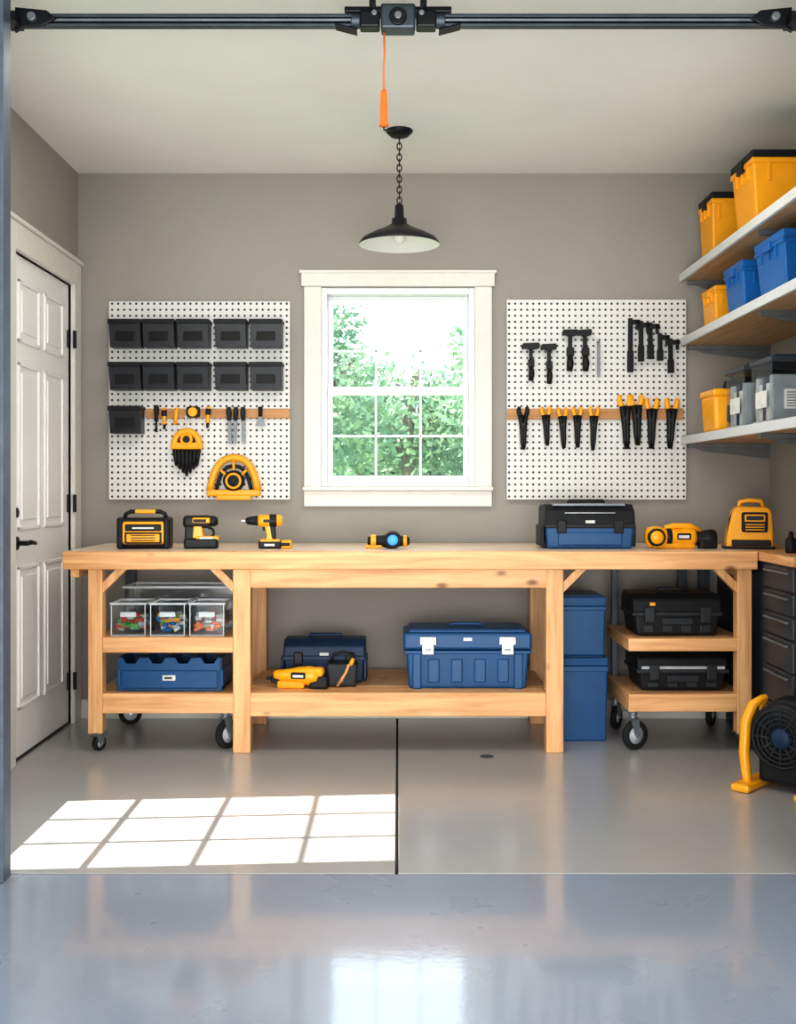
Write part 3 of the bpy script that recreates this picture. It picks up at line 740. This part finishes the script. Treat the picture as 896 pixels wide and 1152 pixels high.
w.box(M_blue, cx0, cx1, y0, y1, ZS2, ZS2+.018, .006)
def traywall(yb0, yb1):
    n = 4; pts = [(cx0, ZS2), (cx1, ZS2), (cx1, ZS2+hh)]
    Wd = cx1-cx0
    for i in range(n):
        xe = cx1-Wd*(i+.18)/n; xf = cx1-Wd*(i+.82)/n
        pts += [(xe, ZS2+hh), (xe-.018, ZS2+hh-.028), (xf+.018, ZS2+hh-.028), (xf, ZS2+hh)]
    pts += [(cx0, ZS2+hh)]
    w.prism(M_blue, pts, 'xz', yb0, yb1, .002)
traywall(y0, y0+.012); traywall(y1-.012, y1)
for i in range(5):
    xx = cx0+(cx1-cx0-.012)*i/4; w.box(M_blue, xx, xx+.012, y0, y1, ZS2, ZS2+hh, .003)
w.box(M_blue, cx0+.02, cx1-.02, y0-.012, y0+.006, ZS2+.012, ZS2+.095, .006)
for s in (cx0-.006, cx1-.014): w.box(M_blue, s, s+.02, y0-.006, y1+.006, ZS2+.02, ZS2+.10, .007)
w.box(M_label, -1.09, -1.03, y0-.015, y0-.010, ZS2+.05, ZS2+.075, .002); w.box(M_black, -1.08, -1.045, y0-.017, y0-.014, ZS2+.058, ZS2+.067, 0)
w.done()
ZM = .272
toolbox("toolbox", -.355, 5.50, ZM, .40, .22, .205, M_navy, M_navy, 0, M_black, .42, False)
w = B("tool_tote_bag"); w.M = rotz(-.265, 5.32, 0, ZM)
w.box(M_dark, -.075, .075, -.05, .05, 0, .11, .012, .9)
w.tube(M_black, [(-.055,-.0,.10), (-.045,0,.145), (0,0,.158), (.045,0,.145), (.055,0,.10)], .007)
w.tube(M_yel, [(.03,-.03,.06), (.045,-.04,.11), (.055,-.045,.135)], [.008,.011,.009]); w.tube(M_wz, [(-.02,-.058,.008), (.02,-.063,.07), (.035,-.063,.11)], .007)
w.tube(M_steel, [(.0,-.058,.02), (.03,-.060,.10)], .005)
w.done()
w = B("reciprocating_saw"); w.M = rotz(-.465, 5.26, -6, ZM)
w.lathe(M_yel, [(0,-.12), (.018,-.12), (.024,-.11), (.030,-.05), (.040,.0), (.045,.05), (.040,.09), (.02,.105), (0,.106)], (0, 0, .058), (1,0,0))
w.box(M_black, -.13, -.09, -.02, .02, .025, .06, .006)
w.box(M_black, .055, .14, -.035, .035, 0, .060, .010); w.box(M_yel, .01, .12, -.032, .032, .055, .098, .014)
w.box(M_black, -.03, .04, -.048, -.03, .048, .078, .006); w.box(M_label, -.02, .03, -.050, -.046, .056, .068, 0)
w.box(M_yel, -.10, .03, -.03, .03, 0, .035, .010); w.box(M_blackm, -.155, -.12, -.002, .002, .035, .05, 0)
w.done()
w = B("toolbox"); w.M = rotz(.325, 5.37, 0, ZM)
hx, hy = .300, .145; zl = .175
w.box(M_blue, -hx*.96, hx*.96, -hy*.95, hy*.95, 0, zl, .012, .95, 3)
w.box(M_blue, -hx*.99, hx*.99, -hy, hy, zl-.012, zl+.004, .004)
w.box(M_blue, -hx, hx, -hy*1.02, hy*1.02, zl+.008, .262, .012)
w.box(M_blue, -hx*.92, hx*.92, -hy*.9, hy*.9, .255, .278, .010)
for i in range(4): w.box(M_blue, -hx*.62+i*hx*.36, -hx*.62+i*hx*.36+.055, -hy*.99, -hy*.85, .03, zl-.035, .006)
w.box(M_blue, -hx*.86, -hx*.72, -hy*1.0, -hy*.85, .0, zl-.01, .006); w.box(M_blue, hx*.72, hx*.86, -hy*1.0, -hy*.85, 0, zl-.01, .006)
for s in (-1, 1):
    xx = s*.185
    w.box(M_steel, xx-.040, xx+.040, -hy*1.02-.010, -hy, .205, .245, .005); w.box(M_steel, xx-.030, xx+.030, -hy*1.02-.014, -hy, .160, .215, .006)
    w.box(M_grey, xx-.016, xx+.016, -hy*1.02-.018, -hy, .178, .192, .002)
w.tube(M_blue, [(-.08,0,.27), (-.07,0,.288), (.07,0,.288), (.08,0,.27)], .007)
w.box(M_label, -.02, .02, -hy*1.02-.002, -hy, .225, .24, .0005)
w.done()
def black_case(name, cx, cy, z, W, D, h1, clear=False):
    w = B(name); w.M = rotz(cx, cy, 0, z); hx, hy = W/2, D/2; zl = h1*.55
    w.box(M_black, -hx*.95, hx*.95, -hy*.95, hy*.95, 0, zl, .014, .93, 3)
    w.box(M_dark, -hx, hx, -hy, hy, zl-.014, zl+.004, .005)
    w.prism(M_black, [(-hy, zl+.002), (hy, zl+.002), (hy*.92, h1*.9), (hy*.7, h1), (-hy*.6, h1), (-hy*.9, h1*.88)], 'yz', -hx*.98, hx*.98, .010)
    for s in (-.62, .62):
        w.box(M_dark, s*hx-.024, s*hx+.024, -hy-.010, -hy+.01, zl-.045, zl+.03, .006)
    w.box(M_dark, -hx*.35, hx*.35, -hy-.006, -hy+.02, zl-.055, zl-.02, .006)
    for i in range(4): w.box(M_dark, -hx*.75+i*hx*.42, -hx*.75+i*hx*.42+.05, -hy*.95, -hy*.85, .015, zl-.055, .005)
    w.tube(M_black, [(-.07, -hy*.2, h1-.01), (-.06, -hy*.2, h1+.016), (.06, -hy*.2, h1+.016), (.07, -hy*.2, h1-.01)], .009)
    if clear:
        w.box(M_grlab, -hx*.9, hx*.9, -hy*1.0-.004, -hy*.9, zl+.006, zl+.020, .002)
    else:
        w.box(M_yel, -hx*.62, -hx*.50, -hy-.003, -hy, zl+.035, zl+.050, 0)
    w.done()
black_case("black_tool_case", 1.30, 5.36, .520, .42, .30, .195)
black_case("black_tool_case", 1.325, 5.36, .265, .43, .30, .175, True)

# ------------------------------------------------------------------ drawer cabinet along right wall
w = B("drawer_cabinet")
XC = 1.655; ya, yb = 4.68, 5.86
w.box(M_slate, XC+.012, XR-.016, ya, yb, .09, .878, .004)
w.box(M_black, XC+.05, XR-.016, ya+.03, yb-.03, 0, .09, .002)
w.box(M_wy, XC-.012, XR-.002, ya-.01, yb, .878, ZT, .004)
zs = [(.10,.26), (.268,.42), (.428,.56), (.568,.66), (.668,.76), (.768,.868)]
for (a, b) in ((4.69, 5.09),):
    for (u, v) in zs:
        w.box(M_slate, XC, XC+.02, a+.008, b-.008, u, v, .004)
        w.box(M_grey, XC-.016, XC-.004, a+.05, b-.05, v-.028, v-.018, .003)
        w.box(M_grey, XC-.01, XC+.005, a+.06, a+.075, v-.028, v-.018, 0); w.box(M_grey, XC-.01, XC+.005, b-.075, b-.06, v-.028, v-.018, 0)
w.done()

# ------------------------------------------------------------------ floor blower fan with yellow roll frame
w = B("floor_fan"); w.M = rotz(1.570, 4.50, -42)
R = .138; zc = .215
w.lathe(M_black, [(R*.2, .07), (R*.85, .08), (R, .06), (R*1.03, .0), (R, -.06), (R*.85, -.08), (R*.2, -.07)], (0,0,zc), (0,-1,0), 48)
w.lathe(M_navy, [(0,.092), (.035,.090), (.048,.074), (.048,-.07), (0,-.08)], (0,0,zc), (0,-1,0))
for r_ in (.06, .078, .096, .114): w.ring(M_dark, (0, -.083, zc), r_, .0035, n=36)
for k in range(12):
    a = 2*math.pi*k/12; w.tube(M_dark, [(.04*math.cos(a), -.086, zc+.04*math.sin(a)), (.125*math.cos(a), -.080, zc+.125*math.sin(a))], .0035)
w.box(M_black, -.10, .10, -.075, .075, .03, .14, .02)
w.box(M_black, -.045, .09, -.06, .06, zc+.08, zc+.155, .02)
w.box(M_yel, -.03, .07, -.065, .065, zc+.100, zc+.125, .008)
for s in (-1, 1):
    w.tube(M_yel, [(s*.125, -.11, .016), (s*.140, -.09, .06), (s*.155, -.075, .14), (s*.155, -.06, zc+.05), (s*.135, -.035, zc+.115), (s*.10, -.01, zc+.145)], [.016,.020,.022,.022,.020,.014])
    w.tube(M_yel, [(s*.125, .10, .016), (s*.142, .085, .08), (s*.148, .07, zc), (s*.13, .04, zc+.10), (s*.10, .0, zc+.145)], .012)
    w.box(M_yel, s*.128-.040, s*.128+.040, -.18, .12, 0, .032, .013)
    w.box(M_black, s*.128-.012, s*.128+.012, -.05, .05, zc-.03, zc+.03, .008)
w.tube(M_black, [(-.11, 0, .03), (0, 0, .04), (.11, 0, .03)], .014)
w.done()
w = B("floor_drain_cap"); w.lathe(M_gap, [(0,.003), (.028,.003), (.032,.0)], (.40, 5.05, 0)); w.done()

# ------------------------------------------------------------------ outside
m, nt, b = new_mat("foliage_hazed")
tc = N(nt, "ShaderNodeTexCoord"); nz = N(nt, "ShaderNodeTexNoise"); nz.inputs["Scale"].default_value = 2.6
nt.links.new(tc.outputs["Object"], nz.inputs["Vector"])
r = ramp(nt, [(.35, (.15,.29,.20)), (.65, (.34,.47,.27))]); nt.links.new(nz.outputs["Fac"], r.inputs["Fac"])  # pale bluish greens: outdoor haze is put into the leaf colour
nt.links.new(r.outputs["Color"], b.inputs["Base Color"]); b.inputs["Roughness"].default_value = .7
tr = N(nt, "ShaderNodeBsdfTranslucent"); nt.links.new(r.outputs["Color"], tr.inputs[0])
mx = N(nt, "ShaderNodeMixShader"); mx.inputs[0].default_value = .4
nt.links.new(b.outputs[0], mx.inputs[1]); nt.links.new(tr.outputs[0], mx.inputs[2]); nt.links.new(mx.outputs[0], nt.nodes["Material Output"].inputs[0])
M_leaf = m
M_bark = plain("bark", (.20,.16,.12), .9)
M_grass = plain("grass", (.10,.18,.06), .9, var=.3, scale=3)
def tree(name, x, y, blobs, n, trunk=True, ls=.07):
    verts = []; faces = []
    for (bx, by, bz, br) in blobs:
        for i in range(int(n*br*br)):
            d = Vector((random.gauss(0,1), random.gauss(0,1), random.gauss(0,1))).normalized()
            p = Vector((x+bx, y+by, bz)) + d*br*random.uniform(.5, 1.12)
            u = Vector((random.gauss(0,1), random.gauss(0,1), random.gauss(0,1))).normalized()
            v = u.cross(d+Vector((.1,.2,.3))).normalized(); s = ls*random.uniform(.6, 1.4)
            k = len(verts); verts += [p-u*s, p+v*s*.45, p+u*s, p-v*s*.45]; faces.append((k, k+1, k+2, k+3))
    me = bpy.data.meshes.new(name); me.from_pydata([tuple(q-Vector((x, y, 0))) for q in verts], [], faces); me.materials.append(M_leaf)
    ob = bpy.data.objects.new(name, me); ob.location = (x, y, 0); COL.objects.link(ob)
    if trunk:
        w = B("trunk"); w.tube(M_bark, [(x, y, -.1), (x+.04, y, .9), (x-.03, y, 1.9), (x+.1, y, 2.8)], [.15,.11,.09,.05])
        for s in (-1, 1): w.tube(M_bark, [(x, y, 1.5), (x+s*.3, y, 2.1), (x+s*.7, y, 2.6)], [.06,.05,.02])
        t = w.done(at=(x, y, 0)); t.parent = ob; t.location = (0,0,0)
tree("garden_tree", -1.15, 12.0, [(0,0,2.2,.9), (-.6,.2,3.0,.9), (.35,.1,2.95,.45), (.6,0,1.95,.60), (-.2,0,3.5,.6)], 3000, ls=.05)
tree("garden_tree", 1.65, 12.8, [(0,0,2.3,.95), (-.80,.1,2.85,.35), (.3,.1,3.2,.7), (-.6,0,2.1,.60)], 3000, ls=.05)
tree("garden_tree", .15, 15.0, [(0,0,2.1,.80), (-.6,.2,2.6,.5), (.55,.1,2.35,.5), (-.7,.1,1.9,.6), (.8,0,1.9,.6)], 3000, ls=.055)
tree("garden_hedge", 0, 18.5, [(-3.2,0,.9,1.4), (-1.8,.2,1.3,1.3), (-.6,0,1.3,1.35), (.6,.2,1.3,1.3), (1.8,0,1.3,1.4), (3.1,.1,1.1,1.4)], 3200, False, .08)
w = B("ground"); w.box(M_grass, -30, 30, YB+.2, 60, -.14, -.10, 0); w.box(M_grass, -30, XL-.3, -20, YB+.2, -.14, -.10, 0); w.box(M_grass, XR+.3, 30, -20, YB+.2, -.14, -.10, 0); w.box(M_floorB, XL-.3, XR+.3, -20, -1.5, -.14, -.10, 0); w.done()

# ------------------------------------------------------------------ light
wd = bpy.data.worlds.new("World"); scn.world = wd; wd.use_nodes = True
bg = wd.node_tree.nodes["Background"]; bg.inputs[0].default_value = (.82,.91,1.0,1); bg.inputs[1].default_value = 4.0
sun = bpy.data.lights.new("sun", 'SUN'); sun.energy = 15; sun.angle = math.radians(.5); sun.color = (1, .95, .87)
so = bpy.data.objects.new("sun", sun); d = Vector((.80, .06, -1)); so.rotation_euler = d.to_track_quat('-Z', 'Y').to_euler(); so.location = (-6, 3, 8); COL.objects.link(so)
def area(name, loc, to, sx, sy, e, col):
    l = bpy.data.lights.new(name, 'AREA'); l.shape = 'RECTANGLE'; l.size = sx; l.size_y = sy; l.energy = e; l.color = col
    o = bpy.data.objects.new(name, l); o.location = loc; o.rotation_euler = (Vector(to)-Vector(loc)).to_track_quat('-Z', 'Y').to_euler(); COL.objects.link(o)
area("ceiling_fill", (0, -1.0, .7), (0, 3.8, 2.86), 3.2, 1.4, 150, (1, .96, .91))  # added fill aimed up from behind the camera to brighten the ceiling
area("near_floor_blue_fill", (.1, 1.6, 2.8), (.1, 1.9, 0), 2.4, 2.4, 20, (.74, .85, 1))  # added bluish fill below the closed ceiling, tints the near floor
area("room_fill", (0, 4.3, 2.84), (0, 4.6, 0), 2.4, .5, 26, (1, .95, .88))  # added warm fill for the room, no fixture belongs to it

# ------------------------------------------------------------------ camera
cam = bpy.data.cameras.new("camera"); co = bpy.data.objects.new("camera", cam); COL.objects.link(co)
co.location = (0, 0, 1.213); co.rotation_euler = (math.radians(90), 0, 0)
cam.sensor_fit = 'HORIZONTAL'; cam.sensor_width = 36; cam.lens = 1262*36/896; cam.shift_y = -28/896
scn.camera = co
scn.view_settings.view_transform = 'Standard'; scn.view_settings.look = 'None'
scn.view_settings.exposure = .22; scn.view_settings.gamma = .86
